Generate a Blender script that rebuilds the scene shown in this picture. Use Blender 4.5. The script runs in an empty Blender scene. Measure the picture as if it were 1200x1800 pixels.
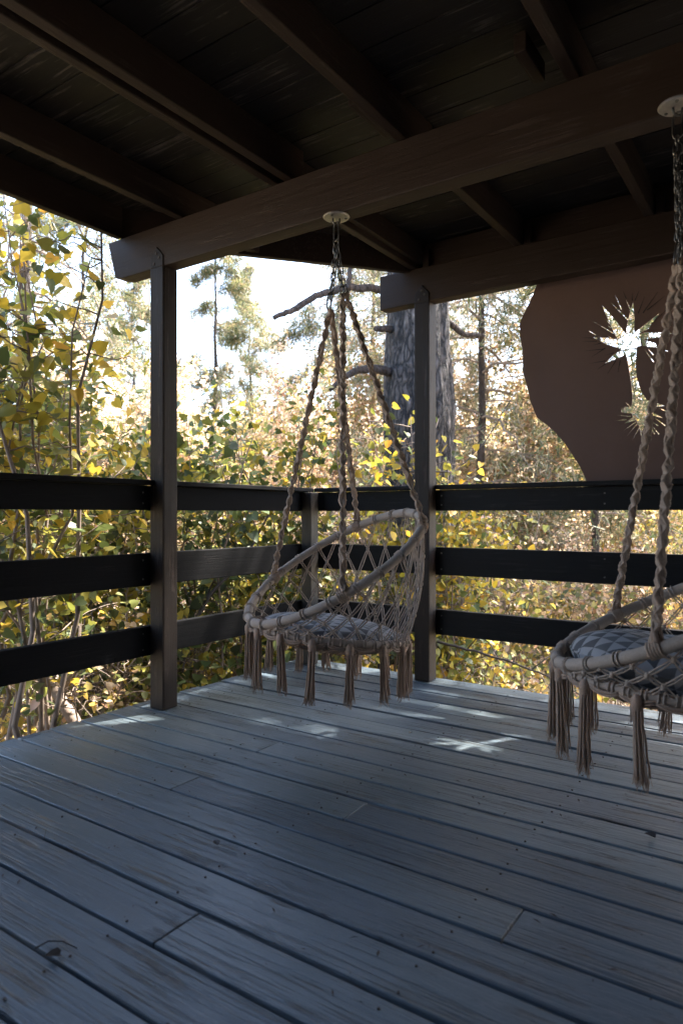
import bpy, bmesh, math, random
import numpy as np
from mathutils import Vector, Matrix

# ------------------------------------------------------------------ camera, sky, sun, exposure
S = bpy.context.scene
COL = S.collection
H = 0.92                      # eye height above the deck, metres
F = 1205.0                    # focal length in photo pixels (photo is 1200x1800)
cam_d = bpy.data.cameras.new('camera')
cam = bpy.data.objects.new('camera', cam_d); COL.objects.link(cam)
cam.location = (0, 0, H); cam.rotation_euler = (math.pi/2, 0, 0)
cam_d.sensor_fit = 'VERTICAL'; cam_d.sensor_height = 36.0
cam_d.lens = 36.0*F/1800; cam_d.shift_y = 3/1800.0
cam_d.clip_end = 600; cam_d.clip_start = 0.02
cam_d.dof.use_dof = True; cam_d.dof.focus_distance = 2.9; cam_d.dof.aperture_fstop = 3.2
S.camera = cam
sun_to = Vector((0.799, 0.543, 0)).normalized()
ELEV = math.radians(59)
sdir = Vector((sun_to.x*math.cos(ELEV), sun_to.y*math.cos(ELEV), math.sin(ELEV)))
sl = bpy.data.lights.new('sun', 'SUN'); sl.energy = 5.0; sl.angle = math.radians(0.8); sl.color = (1.0, .93, .83)
so = bpy.data.objects.new('sun', sl); COL.objects.link(so)
so.rotation_euler = sdir.to_track_quat('Z', 'Y').to_euler(); so.location = (6, 6, 20)
w = bpy.data.worlds.new('World'); S.world = w; w.use_nodes = True
nt = w.node_tree; bg = nt.nodes['Background']; bg.inputs[1].default_value = 0.15
sky = nt.nodes.new('ShaderNodeTexSky'); sky.sky_type = 'NISHITA'; sky.sun_disc = False
sky.sun_elevation = ELEV; sky.sun_rotation = math.atan2(sun_to.x, sun_to.y)
sky.air_density = 1.0; sky.dust_density = 3.0; sky.ozone_density = 1.0
nt.links.new(sky.outputs[0], bg.inputs[0])
S.view_settings.view_transform = 'Standard'; S.view_settings.look = 'None'
S.view_settings.gamma = 1.0; S.view_settings.use_curve_mapping = False
S.view_settings.exposure = 3.0
S.render.engine = 'CYCLES'
S.cycles.max_bounces = 10; S.cycles.diffuse_bounces = 5; S.cycles.glossy_bounces = 3
S.cycles.transmission_bounces = 4; S.cycles.transparent_max_bounces = 6

rng = np.random.default_rng(7)
random.seed(7)
TH = math.atan2(-.567, .824)      # the porch frame: local x runs along the deck boards (right and near), local y outwards

def px(x, y, d):                  # a point seen at photo pixel (x, y), d metres away
    return Vector(((x-600)/F*d, d, H-(y-903)/F*d))

# ------------------------------------------------------------------ helpers
def tag(o, label=None, cat=None, group=None, kind=None):
    if label: o['label'] = label
    if cat: o['category'] = cat
    if group: o['group'] = group
    if kind: o['kind'] = kind
    return o

def empty(name, loc, label, cat, group=None, rz=0.0):
    o = bpy.data.objects.new(name, None); COL.objects.link(o)
    o.location = loc; o.rotation_euler = (0, 0, rz); o.empty_display_size = .05
    return tag(o, label, cat, group)

class MB:
    def __init__(s): s.v = []; s.f = []; s.n = 0; s.c = []
    def add(s, v, f, c=None):
        v = [tuple(p) for p in v]
        s.v += v; s.f += [tuple(i+s.n for i in q) for q in f]; s.n += len(v)
        s.c += [c if c is not None else .5]*len(f)
    def box(s, x0, x1, y0, y1, z0, z1, c=None):
        v = [(x, y, z) for x in (x0, x1) for y in (y0, y1) for z in (z0, z1)]
        s.add(v, [(0,1,3,2),(4,6,7,5),(0,4,5,1),(2,3,7,6),(0,2,6,4),(1,5,7,3)], c)
    def prism(s, pts, a, b, axis='y', c=None):   # polygon extruded from a to b
        n = len(pts)
        if axis == 'y': v = [(p[0], a, p[1]) for p in pts]+[(p[0], b, p[1]) for p in pts]
        elif axis == 'z': v = [(p[0], p[1], a) for p in pts]+[(p[0], p[1], b) for p in pts]
        else: v = [(a, p[0], p[1]) for p in pts]+[(b, p[0], p[1]) for p in pts]
        s.add(v, [tuple(range(n)), tuple(range(2*n-1, n-1, -1))]+[(i, i+n, (i+1) % n+n, (i+1) % n) for i in range(n)], c)
    def tube(s, P, R, k=6, closed=False, twist=0.0, flat=1.0, c=None, up=None, cap=True):
        P = np.asarray(P, float); n = len(P)
        R = np.broadcast_to(np.asarray(R, float), (n,))
        if closed: T = np.roll(P, -1, 0)-np.roll(P, 1, 0)
        else: T = np.gradient(P, axis=0)
        T /= (np.linalg.norm(T, axis=1)[:, None]+1e-12)
        a = np.array(up if up is not None else ((0, 0, 1) if abs(T[0][2]) < .9 else (1, 0, 0)), float)
        N = np.zeros_like(P); cur = a
        for i in range(n):
            cur = cur-T[i]*cur.dot(T[i]); L = np.linalg.norm(cur)
            if L < 1e-6: cur = np.cross(T[i], (0.3, .5, .8)); L = np.linalg.norm(cur)
            cur = cur/L; N[i] = cur
        B = np.cross(T, N)
        A = np.linspace(0, 2*np.pi, k, endpoint=False)
        tw = twist*np.arange(n)
        ca = np.cos(A)[None, :]; sa = np.sin(A)[None, :]*flat
        x = ca*np.cos(tw)[:, None]-sa*np.sin(tw)[:, None]; y = ca*np.sin(tw)[:, None]+sa*np.cos(tw)[:, None]
        V = P[:, None]+R[:, None, None]*(x[..., None]*N[:, None]+y[..., None]*B[:, None])
        f = []
        m = n if closed else n-1
        for i in range(m):
            j = (i+1) % n
            for q in range(k):
                r = (q+1) % k
                f.append((i*k+q, i*k+r, j*k+r, j*k+q))
        if not closed and cap:
            f.append(tuple(range(k-1, -1, -1))); f.append(tuple((n-1)*k+q for q in range(k)))
        s.add(V.reshape(-1, 3), f, c)
    def build(s, name, mat, parent=None, smooth=False, bevel=0.0, rz=None):
        me = bpy.data.meshes.new(name)
        me.from_pydata(s.v, [], s.f)
        at = me.attributes.new('rnd', 'FLOAT', 'FACE'); at.data.foreach_set('value', np.array(s.c, np.float32))
        if smooth: me.polygons.foreach_set('use_smooth', [True]*len(me.polygons))
        me.materials.append(mat); me.update()
        o = bpy.data.objects.new(name, me); COL.objects.link(o)
        if parent: o.parent = parent
        if rz is not None: o.rotation_euler = (0, 0, rz)
        if bevel:
            m = o.modifiers.new('bevel', 'BEVEL'); m.width = bevel; m.segments = 2; m.limit_method = 'ANGLE'
            m.angle_limit = math.radians(40)
        return o

def mesh_np(name, V, polys, cols, mat, parent=None, smooth=False):
    """V (n,3); polys a list of (m,k) index arrays; cols (faces,3)"""
    me = bpy.data.meshes.new(name)
    me.vertices.add(len(V)); me.vertices.foreach_set('co', np.asarray(V, np.float32).ravel())
    loops = np.concatenate([p.ravel() for p in polys]); tot = np.concatenate([np.full(len(p), p.shape[1]) for p in polys])
    st = np.concatenate([[0], np.cumsum(tot)[:-1]])
    me.loops.add(len(loops)); me.loops.foreach_set('vertex_index', loops.astype(np.int32))
    me.polygons.add(len(tot)); me.polygons.foreach_set('loop_start', st.astype(np.int32))
    try: me.polygons.foreach_set('loop_total', tot.astype(np.int32))
    except Exception: pass
    me.update(calc_edges=True)
    at = me.attributes.new('tint', 'FLOAT_VECTOR', 'FACE'); at.data.foreach_set('vector', np.asarray(cols, np.float32).ravel())
    if smooth: me.polygons.foreach_set('use_smooth', [True]*len(me.polygons))
    me.materials.append(mat)
    o = bpy.data.objects.new(name, me); COL.objects.link(o)
    if parent: o.parent = parent
    return o

# ------------------------------------------------------------------ materials
class NT:
    def __init__(s, name):
        s.m = bpy.data.materials.new(name); s.m.use_nodes = True; s.t = s.m.node_tree
        s.b = s.t.nodes['Principled BSDF']; s.out = s.t.nodes['Material Output']
    def n(s, typ, **kw):
        x = s.t.nodes.new(typ)
        for k, v in kw.items():
            if k == 'i':
                for kk, vv in v.items(): x.inputs[kk].default_value = vv
            else: setattr(x, k, v)
        return x
    def l(s, a, b): s.t.links.new(a, b)
    def math(s, op, a, b=None, c=None):
        x = s.n('ShaderNodeMath', operation=op)
        for i, q in enumerate((a, b, c)):
            if q is None: continue
            if isinstance(q, (int, float)): x.inputs[i].default_value = q
            else: s.l(q, x.inputs[i])
        return x.outputs[0]
    def ramp(s, fac, stops):
        r = s.n('ShaderNodeValToRGB'); e = r.color_ramp.elements
        while len(e) > 1: e.remove(e[0])
        e[0].position = stops[0][0]; e[0].color = (*stops[0][1], 1)
        for p, c in stops[1:]:
            q = e.new(p); q.color = (*c, 1)
        s.l(fac, r.inputs[0]); return r.outputs[0]
    def mix(s, fac, a, b, mode='MIX'):
        x = s.n('ShaderNodeMix', data_type='RGBA', blend_type=mode)
        for sock, q in ((x.inputs[0], fac), (x.inputs[6], a), (x.inputs[7], b)):
            if isinstance(q, (int, float)): sock.default_value = q
            elif isinstance(q, tuple): sock.default_value = (*q, 1) if len(q) == 3 else q
            else: s.l(q, sock)
        return x.outputs[2]
    def noise(s, vec, scale, detail=4, rough=.55, dist=0):
        x = s.n('ShaderNodeTexNoise', i={'Scale': scale, 'Detail': detail, 'Roughness': rough, 'Distortion': dist})
        if vec is not None: s.l(vec, x.inputs['Vector'])
        return x.outputs[0]

def wood(name, base, axis, rough=.5, worn=0.15, wornc=(.10, .085, .075), board=False, bump=.6, spec=.5):
    t = NT(name); t.b.inputs['Specular IOR Level'].default_value = spec
    tc = t.n('ShaderNodeTexCoord').outputs['Object']
    vec = tc
    if board:                                   # every board its own grain
        a = t.n('ShaderNodeAttribute', attribute_name='rnd')
        sc = t.math('MULTIPLY', a.outputs['Fac'], 37.0)
        cx = t.n('ShaderNodeCombineXYZ'); t.l(sc, cx.inputs[0]); t.l(sc, cx.inputs[2])
        ad = t.n('ShaderNodeVectorMath', operation='ADD'); t.l(tc, ad.inputs[0]); t.l(cx.outputs[0], ad.inputs[1]); vec = ad.outputs[0]
    sc = {'x': (1.6, 34, 34), 'y': (34, 1.6, 34), 'z': (34, 34, 1.6)}[axis]
    mp = t.n('ShaderNodeMapping', i={'Scale': sc}); t.l(vec, mp.inputs[0])
    mp2 = t.n('ShaderNodeMapping', i={'Scale': tuple(q*.33 for q in sc)}); t.l(vec, mp2.inputs[0])
    g = t.noise(mp.outputs[0], 1.6, 6, .62, .6)
    g2 = t.noise(mp2.outputs[0], 1.0, 5, .6, 1.4)
    spots = t.noise(vec, 5.0, 5, .6)
    dirt = t.noise(vec, 1.1, 3, .5)
    c = t.mix(t.math('MULTIPLY', dirt, .8), base, tuple(q*.62 for q in base))
    lt = t.ramp(g2, [(.35, (0, 0, 0)), (.75, (1, 1, 1))])
    c = t.mix(t.math('MULTIPLY', lt, .35), c, tuple(min(1, q*1.35) for q in base))
    # cracks along the grain and flaked places where the paint is gone
    cr = t.ramp(g, [(.54, (0, 0, 0)), (.62, (1, 1, 1))])
    zone = t.ramp(spots, [(.46, (0, 0, 0)), (.60, (1, 1, 1))])
    fl = t.math('MULTIPLY', t.math('MULTIPLY', cr, zone), min(1.0, worn*4))
    c = t.mix(fl, c, wornc)
    if board and worn > .5:      # fine dark checks running along each board, thick where the board is old
        m3 = t.n('ShaderNodeMapping', i={'Scale': (3.2, 120, 120)}); t.l(vec, m3.inputs[0])
        g3 = t.noise(m3.outputs[0], 1.0, 3, .5, .5); m4 = t.n('ShaderNodeMapping', i={'Scale': (1.2, 9, 9)}); t.l(vec, m4.inputs[0])
        z3 = t.ramp(t.noise(m4.outputs[0], 1.0, 3, .6), [(.42, (0, 0, 0)), (.66, (1, 1, 1))])
        chk = t.math('MULTIPLY', t.ramp(g3, [(.52, (0, 0, 0)), (.60, (1, 1, 1))]), z3)
        c = t.mix(t.math('MULTIPLY', chk, .6), c, (.022, .022, .026)); fl = t.math('ADD', fl, t.math('MULTIPLY', chk, .8))
        lite = t.ramp(t.noise(vec, 26, 5, .7), [(.56, (0, 0, 0)), (.72, (1, 1, 1))])
        c = t.mix(t.math('MULTIPLY', lite, .35), c, (.17, .19, .22))
    if board:
        c = t.mix(1.0, c, t.ramp(a.outputs['Fac'], [(0, (.62, .66, .72)), (.5, (.95, .97, 1.0)), (1, (1.25, 1.22, 1.15))]), 'MULTIPLY')
    t.l(c, t.b.inputs['Base Color'])
    rr = t.math('ADD', t.math('MULTIPLY', g2, .3), rough-.15)
    t.l(rr, t.b.inputs['Roughness'])
    hgt = t.math('SUBTRACT', t.math('MULTIPLY', g, .5), t.math('MULTIPLY', fl, .8))
    hgt = t.math('ADD', hgt, t.math('MULTIPLY', g2, .6))
    fine = t.noise(vec, 160, 2, .5)
    hgt = t.math('ADD', hgt, t.math('MULTIPLY', fine, .12))
    bp = t.n('ShaderNodeBump', i={'Strength': bump, 'Distance': .006}); t.l(hgt, bp.inputs['Height']); t.l(bp.outputs[0], t.b.inputs['Normal'])
    return t.m

BROWN = (.033, .0205, .0152)
M = {}
M['deck'] = wood('deck_paint', (.106, .140, .168), 'x', .38, .9, (.045, .043, .045), True, .8)
M['wx'] = wood('brown_paint_x', BROWN, 'x', .55, .12, (.07, .05, .04), spec=.2)
M['wy'] = wood('brown_paint_y', BROWN, 'y', .55, .12, (.07, .05, .04), spec=.2)
M['wz'] = wood('brown_paint_z', BROWN, 'z', .55, .12, (.07, .05, .04), spec=.2)
M['rx'] = wood('rail_paint_x', (.010, .010, .0108), 'x', .6, .08, (.05, .045, .045), spec=.16)
M['ry'] = wood('rail_paint_y', (.013, .0132, .0142), 'y', .8, .08, (.03, .027, .027), spec=.05)
M['rz'] = wood('rail_paint_z', (.015, .013, .012), 'z', .5, .08, (.06, .05, .045), spec=.4)
M['pz'] = wood('post_paint', (.021, .0148, .012), 'z', .55, .2, (.06, .04, .035), bump=.5, spec=.22)
M['ceil'] = wood('ceiling_paint', (.0165, .0125, .011), 'x', .5, .25, (.09, .07, .06), True, .3, .25)

def leafmat(name, transl=.5, rough=.45, spec=.35):
    t = NT(name)
    a = t.n('ShaderNodeAttribute', attribute_name='tint'); c = a.outputs['Color']
    t.l(c, t.b.inputs['Base Color']); t.b.inputs['Roughness'].default_value = rough
    t.b.inputs['Specular IOR Level'].default_value = spec
    tr = t.n('ShaderNodeBsdfTranslucent')
    cc = t.mix(1.0, c, (1.55, 1.37, 1.08), 'MULTIPLY'); t.l(cc, tr.inputs[0])
    mx = t.n('ShaderNodeMixShader', i={0: transl}); t.l(t.b.outputs[0], mx.inputs[1]); t.l(tr.outputs[0], mx.inputs[2])
    t.l(mx.outputs[0], t.out.inputs[0]); return t.m
M['leaf'] = leafmat('heart_leaf', .36)
M['needle'] = leafmat('pine_needle', .3, .5, .3)
M['dry'] = leafmat('dry_leaf', .5, .6, .2)

def simple(name, col, rough=.6, metal=0, nscale=20, var=.3, bump=.2, dist=.003):
    t = NT(name); tc = t.n('ShaderNodeTexCoord').outputs['Object']
    n_ = t.noise(tc, nscale, 5)
    t.l(t.mix(n_, tuple(q*(1-var) for q in col), tuple(min(1, q*(1+var)) for q in col)), t.b.inputs['Base Color'])
    t.b.inputs['Roughness'].default_value = rough; t.b.inputs['Metallic'].default_value = metal
    bp = t.n('ShaderNodeBump', i={'Strength': bump, 'Distance': dist}); t.l(n_, bp.inputs['Height']); t.l(bp.outputs[0], t.b.inputs['Normal'])
    return t.m
M['rope'] = simple('cotton_cord', (.33, .245, .19), .85, 0, 260, .35, .7, .003)
M['net'] = simple('net_cord', (.38, .31, .26), .85, 0, 260, .3, .6, .002)
M['wrap'] = simple('cord_wrapping', (.35, .29, .245), .8, 0, 200, .25, .5, .002)
M['tassel'] = simple('tassel_cord', (.36, .26, .20), .9, 0, 300, .35, .6, .002)
M['steel'] = simple('galvanised_steel', (.13, .125, .12), .35, 1.0, 60, .25, .15, .001)
M['plate'] = simple('steel_plate', (.40, .38, .36), .4, .8, 80, .3, .2, .001)
M['stem'] = simple('shrub_bark', (.19, .145, .115), .8, 0, 30, .35, .5, .004)
M['litter'] = simple('dry_debris', (.05, .04, .035), .8, 0, 60, .4, .3)
M['panel'] = simple('rust_brown_panel', (.125, .074, .058), .8, 0, 2.2, .22, .5, .04)
M['slot_dark'] = simple('slot_dark_strip', (.018, .015, .014), .8, 0, 30, .1, .1)

def barkmat(name, a, b, sc=1.0):
    t = NT(name); tc = t.n('ShaderNodeTexCoord').outputs['Object']
    wv = t.n('ShaderNodeTexNoise', i={'Scale': 5*sc, 'Detail': 3}); t.l(tc, wv.inputs['Vector'])
    sm = t.n('ShaderNodeVectorMath', operation='MULTIPLY_ADD'); t.l(wv.outputs[1], sm.inputs[0]); sm.inputs[1].default_value = (.12/sc, .12/sc, .25/sc); t.l(tc, sm.inputs[2])
    mp = t.n('ShaderNodeMapping', i={'Scale': (24*sc, 24*sc, 5.5*sc)}); t.l(sm.outputs[0], mp.inputs[0])
    v = t.n('ShaderNodeTexVoronoi', feature='DISTANCE_TO_EDGE', i={'Scale': 1.0}); t.l(mp.outputs[0], v.inputs['Vector'])
    mp5 = t.n('ShaderNodeMapping', i={'Scale': (46*sc, 46*sc, 17*sc)}); t.l(tc, mp5.inputs[0])
    n_ = t.noise(mp5.outputs[0], 1.0, 6, .7)
    e0 = t.math('ADD', v.outputs[0], t.math('MULTIPLY', t.math('SUBTRACT', n_, .5), .9))
    e = t.ramp(e0, [(.02, (0, 0, 0)), (.16, (.45, .45, .45)), (.45, (1, 1, 1))])
    c = t.mix(e, a, t.mix(n_, b, tuple(q*.5 for q in b)))
    t.l(c, t.b.inputs['Base Color']); t.b.inputs['Roughness'].default_value = .75
    h = t.math('ADD', e, t.math('MULTIPLY', n_, .5))
    bp = t.n('ShaderNodeBump', i={'Strength': 1.0, 'Distance': .05/sc}); t.l(h, bp.inputs['Height']); t.l(bp.outputs[0], t.b.inputs['Normal'])
    return t.m
M['bark'] = barkmat('pine_bark', (.010, .010, .012), (.30, .262, .25))
M['bark_far'] = barkmat('far_bark', (.05, .035, .03), (.16, .11, .09), .6)

def groundmat():
    t = NT('forest_floor'); tc = t.n('ShaderNodeTexCoord').outputs['Object']
    a = t.noise(tc, .6, 6); b = t.noise(tc, 14, 6, .7)
    c = t.ramp(b, [(.3, (.10, .075, .05)), (.5, (.42, .34, .27)), (.7, (.62, .54, .46))])
    c = t.mix(t.ramp(a, [(.45, (0, 0, 0)), (.62, (1, 1, 1))]), c, (.13, .14, .06))
    t.l(c, t.b.inputs['Base Color']); t.b.inputs['Roughness'].default_value = .95
    bp = t.n('ShaderNodeBump', i={'Strength': 1, 'Distance': .08}); t.l(b, bp.inputs['Height']); t.l(bp.outputs[0], t.b.inputs['Normal'])
    return t.m
M['ground'] = groundmat()

def cushmat():
    t = NT('triangle_print_fabric'); tc = t.n('ShaderNodeTexCoord').outputs['Object']
    mp = t.n('ShaderNodeMapping', i={'Scale': (22, 22, 22), 'Rotation': (0, 0, math.radians(38))}); t.l(tc, mp.inputs[0])
    sp = t.n('ShaderNodeSeparateXYZ'); t.l(mp.outputs[0], sp.inputs[0])
    # rows of triangles
    row = t.math('FLOOR', sp.outputs[1]); fy = t.math('SUBTRACT', sp.outputs[1], row)
    xs = t.math('ADD', sp.outputs[0], t.math('MULTIPLY', row, .5))
    fx = t.math('FRACT', xs)
    tri = t.math('LESS_THAN', t.math('MULTIPLY', t.math('ABSOLUTE', t.math('SUBTRACT', fx, .5)), 2.0), t.math('SUBTRACT', 1.0, fy))
    rn = t.n('ShaderNodeTexWhiteNoise', noise_dimensions='2D')
    cb = t.n('ShaderNodeCombineXYZ'); t.l(t.math('FLOOR', xs), cb.inputs[0]); t.l(row, cb.inputs[1]); t.l(cb.outputs[0], rn.inputs[0])
    dark = t.ramp(rn.outputs[0], [(0, (.055, .058, .068)), (.5, (.085, .09, .10)), (1, (.13, .135, .145))])
    c = t.mix(tri, (.29, .295, .31), dark)
    t.l(c, t.b.inputs['Base Color']); t.b.inputs['Roughness'].default_value = .85
    wv = t.noise(tc, 500, 2); fo = t.noise(tc, 9, 3)
    bp = t.n('ShaderNodeBump', i={'Strength': .5, 'Distance': .012}); t.l(t.math('ADD', fo, t.math('MULTIPLY', wv, .08)), bp.inputs['Height']); t.l(bp.outputs[0], t.b.inputs['Normal'])
    return t.m
M['cushion'] = cushmat()

# ------------------------------------------------------------------ the ground
def gz(x, y):
    r = np.sqrt(x*x+y*y)
    return (-1.0 - .25*np.clip((r-3)/4, 0, 1) + .115*np.clip(r-9, 0, 60) + .22*np.sin(x*.7+1)*np.cos(y*.55)*np.clip((r-5)/5, 0, 1)
            + .5*np.sin(x*.13+.4)*np.clip((r-10)/10, 0, 1))
gx = np.sign(np.linspace(-1, 1, 161))*np.abs(np.linspace(-1, 1, 161))**2.2*260
X, Y = np.meshgrid(gx, gx, indexing='ij')
Z = gz(X, Y); Z = Z+rng.normal(0, .02, Z.shape)
n = 161; idx = np.arange(n*n).reshape(n, n)
q = np.stack([idx[:-1, :-1], idx[1:, :-1], idx[1:, 1:], idx[:-1, 1:]], -1).reshape(-1, 4)
g = mesh_np('ground', np.stack([X, Y, Z], -1).reshape(-1, 3), [q], np.ones((len(q), 3))*.3, M['ground'], smooth=True)
tag(g, kind='structure')

# ------------------------------------------------------------------ the porch (units of H in a=-u, v, z)
def uv_floor(x, y):
    d = F/(y-903.0); X_ = (x-600)/F*d
    return (-.824*X_+.567*d, .567*X_+.824*d)
joints = [uv_floor(*p) for p in ((297, 1640), (898, 1628), (625, 1425), (320, 1378), (472, 1312), (1118, 1325), (90, 1285), (760, 1245))]
mb = MB(); r_ = random.Random(3)
PITCH = .1585; v = 1.849
lines = [1.849+PITCH*k for k in range(-22, 13)]; lines = [l for l in lines if l < 3.70]+[3.775]
for i in range(len(lines)-1):
    v0, v1 = lines[i], lines[i+1]
    cuts = [-2.93+r_.uniform(-.006, .006)]
    js = sorted([-u for (u, vv) in joints if v0 <= vv < v1])
    if not js: js = [r_.uniform(2.6, 3.4)] if r_.random() < .6 else []
    cuts += js+[4.2]
    g0 = r_.choice([.008, .009, .011, .014, .017])
    for a0, a1 in zip(cuts[:-1], cuts[1:]):
        zz = r_.uniform(-.0015, .0015)
        mb.box((a0+.0015)*H, (a1-.0015)*H, v0*H+g0, v1*H-.0015, -.036, zz, r_.random())
deck = mb.build('deck', M['deck'], bevel=.003, rz=TH)
tag(deck, 'worn blue grey painted plank deck floor', 'deck', kind='structure')
mb = MB()
for k in range(9):
    a = -2.7+k*.66
    mb.box(a*H-.02, a*H+.02, -1.6*H, 3.69*H, -.20, -.040)
mb.box(-2.86*H, 4.2*H, 3.70*H, 3.70*H+.038, -.21, -.040)
mb.box(-2.90*H, -2.90*H+.038, -1.6*H, 3.69*H, -.21, -.041)
tag(mb.build('deck_joists', M['wy'], rz=TH), 'dark joists under the plank deck', kind='structure')

# nail heads and specks on the boards
mb = MB()
for l in lines[8:]:
    for a in [-2.7+k*.66 for k in range(8)]:
        for dv in (.03, .125):
            x, y = (a+r_.uniform(-.01, .01))*H, (l+dv)*H
            pts = [(x+.0032*math.cos(t*math.pi/3), y+.0032*math.sin(t*math.pi/3)) for t in range(6)]
            mb.prism(pts, .0005, .0030, 'z')
tag(mb.build('nail_heads', M['litter'], rz=TH), 'small dark nail heads in the deck boards', 'nails', kind='stuff')
mb = MB()
for k in range(520):
    a, vv = r_.uniform(-2.9, 1.4), r_.uniform(.6, 3.75)
    L = r_.choice([.003, .004, .006, .012]); wdt = r_.uniform(.0012, .004); an = r_.uniform(0, 3.14)
    c, s = math.cos(an), math.sin(an)
    P = [(-L, 0, 0), (0, wdt, .001), (L, 0, .0005), (0, -wdt, .002)]
    mb.add([(a*H+p[0]*c-p[1]*s, vv*H+p[0]*s+p[1]*c, .0035+p[2]) for p in P], [(0, 1, 2, 3)])
tag(mb.build('crumbs', M['litter'], rz=TH), 'dark crumbs and bits of bark scattered over the deck', 'debris', kind='stuff')

Z0, Z1, ZC = 2.257, 2.47, 2.628        # beam bottom, beam top, ceiling
FR = .003
def porch_thing(name, a, v, z, label, cat, group=None):
    c, s = math.cos(TH), math.sin(TH)
    o = empty(name, (c*a*H-s*v*H, s*a*H+c*v*H, z*H), label, cat, group, TH)
    o['_o'] = (a, v, z); return o
def pbox(par, name, mat, a0, a1, v0, v1, z0, z1, bevel=.004, c=None):
    oa, ov, oz = par['_o']; m = MB()
    m.box((a0-oa)*H, (a1-oa)*H, (v0-ov)*H, (v1-ov)*H, (z0-oz)*H, (z1-oz)*H, c)
    return m.build(name, mat, par, bevel=bevel)

roof = porch_thing('porch_roof', -1.5, 2.4, Z1, 'dark brown open rafter roof over the deck, resting on the two beams', 'roof')
def rafter(u0, u1, v0, v1, z0=Z1, z1=ZC-.0):
    return pbox(roof, 'rafter', M['wy'], -u1, -u0, v0, v1, z0+.002, z1-.002)
VB = 3.637                              # the line of the back beam
for uc, lastv in ((2.60, 2.93), (1.955, VB+.10), (1.335, VB+.10), (.67, VB+.10), (0.0, VB+.10), (-.66, VB+.10), (-1.32, VB+.10), (-1.98, VB+.1), (-2.64, VB+.1)):
    if uc == 1.955:
        rafter(uc+.012, uc+.053, -1.8, lastv)
        rafter(uc-.070, uc-.022, .2, 2.44, Z1-.0, ZC)
        rafter(uc-.020, uc+.010, -1.8, lastv, Z1+.03)
    else: rafter(uc-.022, uc+.024, -1.8, lastv)
for uc in (1.40, .78):
    pbox(roof, 'blocking', M['wy'], -(uc+.05), -(uc+.006), 2.22 if uc < 1 else 2.15, 2.42, Z1+.07, ZC-.02)
# ceiling boards
mb = MB(); vs = 2.354-.1628*26
oa, ov, oz = roof['_o']
def edge_u(v):                          # left edge of the roof with its cut corner
    if v < 2.35: return 3.03
    return 3.03-(v-2.35)*(3.03-1.96)/(3.70-2.35)
k = 0
while vs < 3.72:
    v0, v1 = vs, min(vs+.1628, 3.74)
    ue0, ue1 = edge_u(v0), edge_u(v1); gp = random.choice([.002, .004, .006])/H
    pts = [(-ue0, v0+gp/2), (3.0, v0+gp/2), (3.0, v1-gp/2), (-ue1, v1-gp/2)]
    mb.prism([((p[0]-oa)*H, (p[1]-ov)*H) for p in pts], (ZC-oz)*H, (ZC-oz)*H+.02, 'z', random.random())
    vs += .1628; k += 1
mb.build('ceiling_boards', M['ceil'], roof, bevel=.002)
mb = MB()
pts = [(-3.07, -1.85), (3.05, -1.85), (3.05, 3.80), (-1.93, 3.80), (-3.07, 2.36)]
mb.prism([((p[0]-oa)*H, (p[1]-ov)*H) for p in pts], (ZC-oz)*H+.021, (ZC-oz)*H+.045, 'z')
mb.build('roof_covering', M['rx'], roof)
pbox(roof, 'fascia', M['wy'], -3.065, -3.025, -1.85, 2.345, Z1-.004, ZC+.02)
pbox(roof, 'fascia', M['wx'], -1.90, 3.05, VB+.105, VB+.145, Z1-.06, ZC+.02)
def board_between(par, name, mat, p0, p1, th, z0, z1):
    oa, ov, oz = par['_o']; d = Vector((p1[0]-p0[0], p1[1]-p0[1])).normalized(); nn = Vector((-d.y, d.x))*th
    q = [p0, p1, (p1[0]+nn.x, p1[1]+nn.y), (p0[0]+nn.x, p0[1]+nn.y)]
    m = MB(); m.prism([((a-oa)*H, (b-ov)*H) for a, b in q], (z0-oz)*H, (z1-oz)*H, 'z'); return m.build(name, mat, par, bevel=.003)
board_between(roof, 'fascia', M['wx'], (-3.05, 2.35), (-1.93, VB+.09), .042, Z1-.012, ZC+.019)
# blocking between the rafters above the back beam
for u1, u0 in ((1.93, 1.36), (1.31, .695), (.645, .025), (-.025, -.635), (-.685, -1.295)):
    pbox(roof, 'blocking', M['wx'], -u1, -u0, VB+.058, VB+.095, Z1+.002, ZC-.003)
for u1 in (1.93, 1.31, .645):
    pbox(roof, 'cleat', M['wz'], -u1+.002, -u1+.045, VB+.018, VB+.055, Z1+.002, ZC-.05)

# beams
b1 = porch_thing('support_beam', -2.71, 2.352, Z0, 'long brown beam crossing the deck overhead with its bevelled left end on the near left post', 'beam', 'roof beams')
oa, ov, oz = b1['_o']; mb = MB()
e = -3.158
mb.prism([((p[0]-oa)*H, (p[1]-oz)*H) for p in ((e, Z1), (3.0, Z1), (3.0, Z0), (e+.12, Z0), (e+.06, Z0+.012))], 0, .090*H, 'y')
mb.build('beam_timber', M['wx'], b1, bevel=.005)
b2 = porch_thing('support_beam', -1.87, VB, Z0, 'dark square ended beam along the far side of the deck above the railing', 'beam', 'roof beams')
pbox(b2, 'beam_timber', M['wx'], -2.215, 3.0, VB+.001, VB+.088, Z0+.004, Z1, .005)

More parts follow.
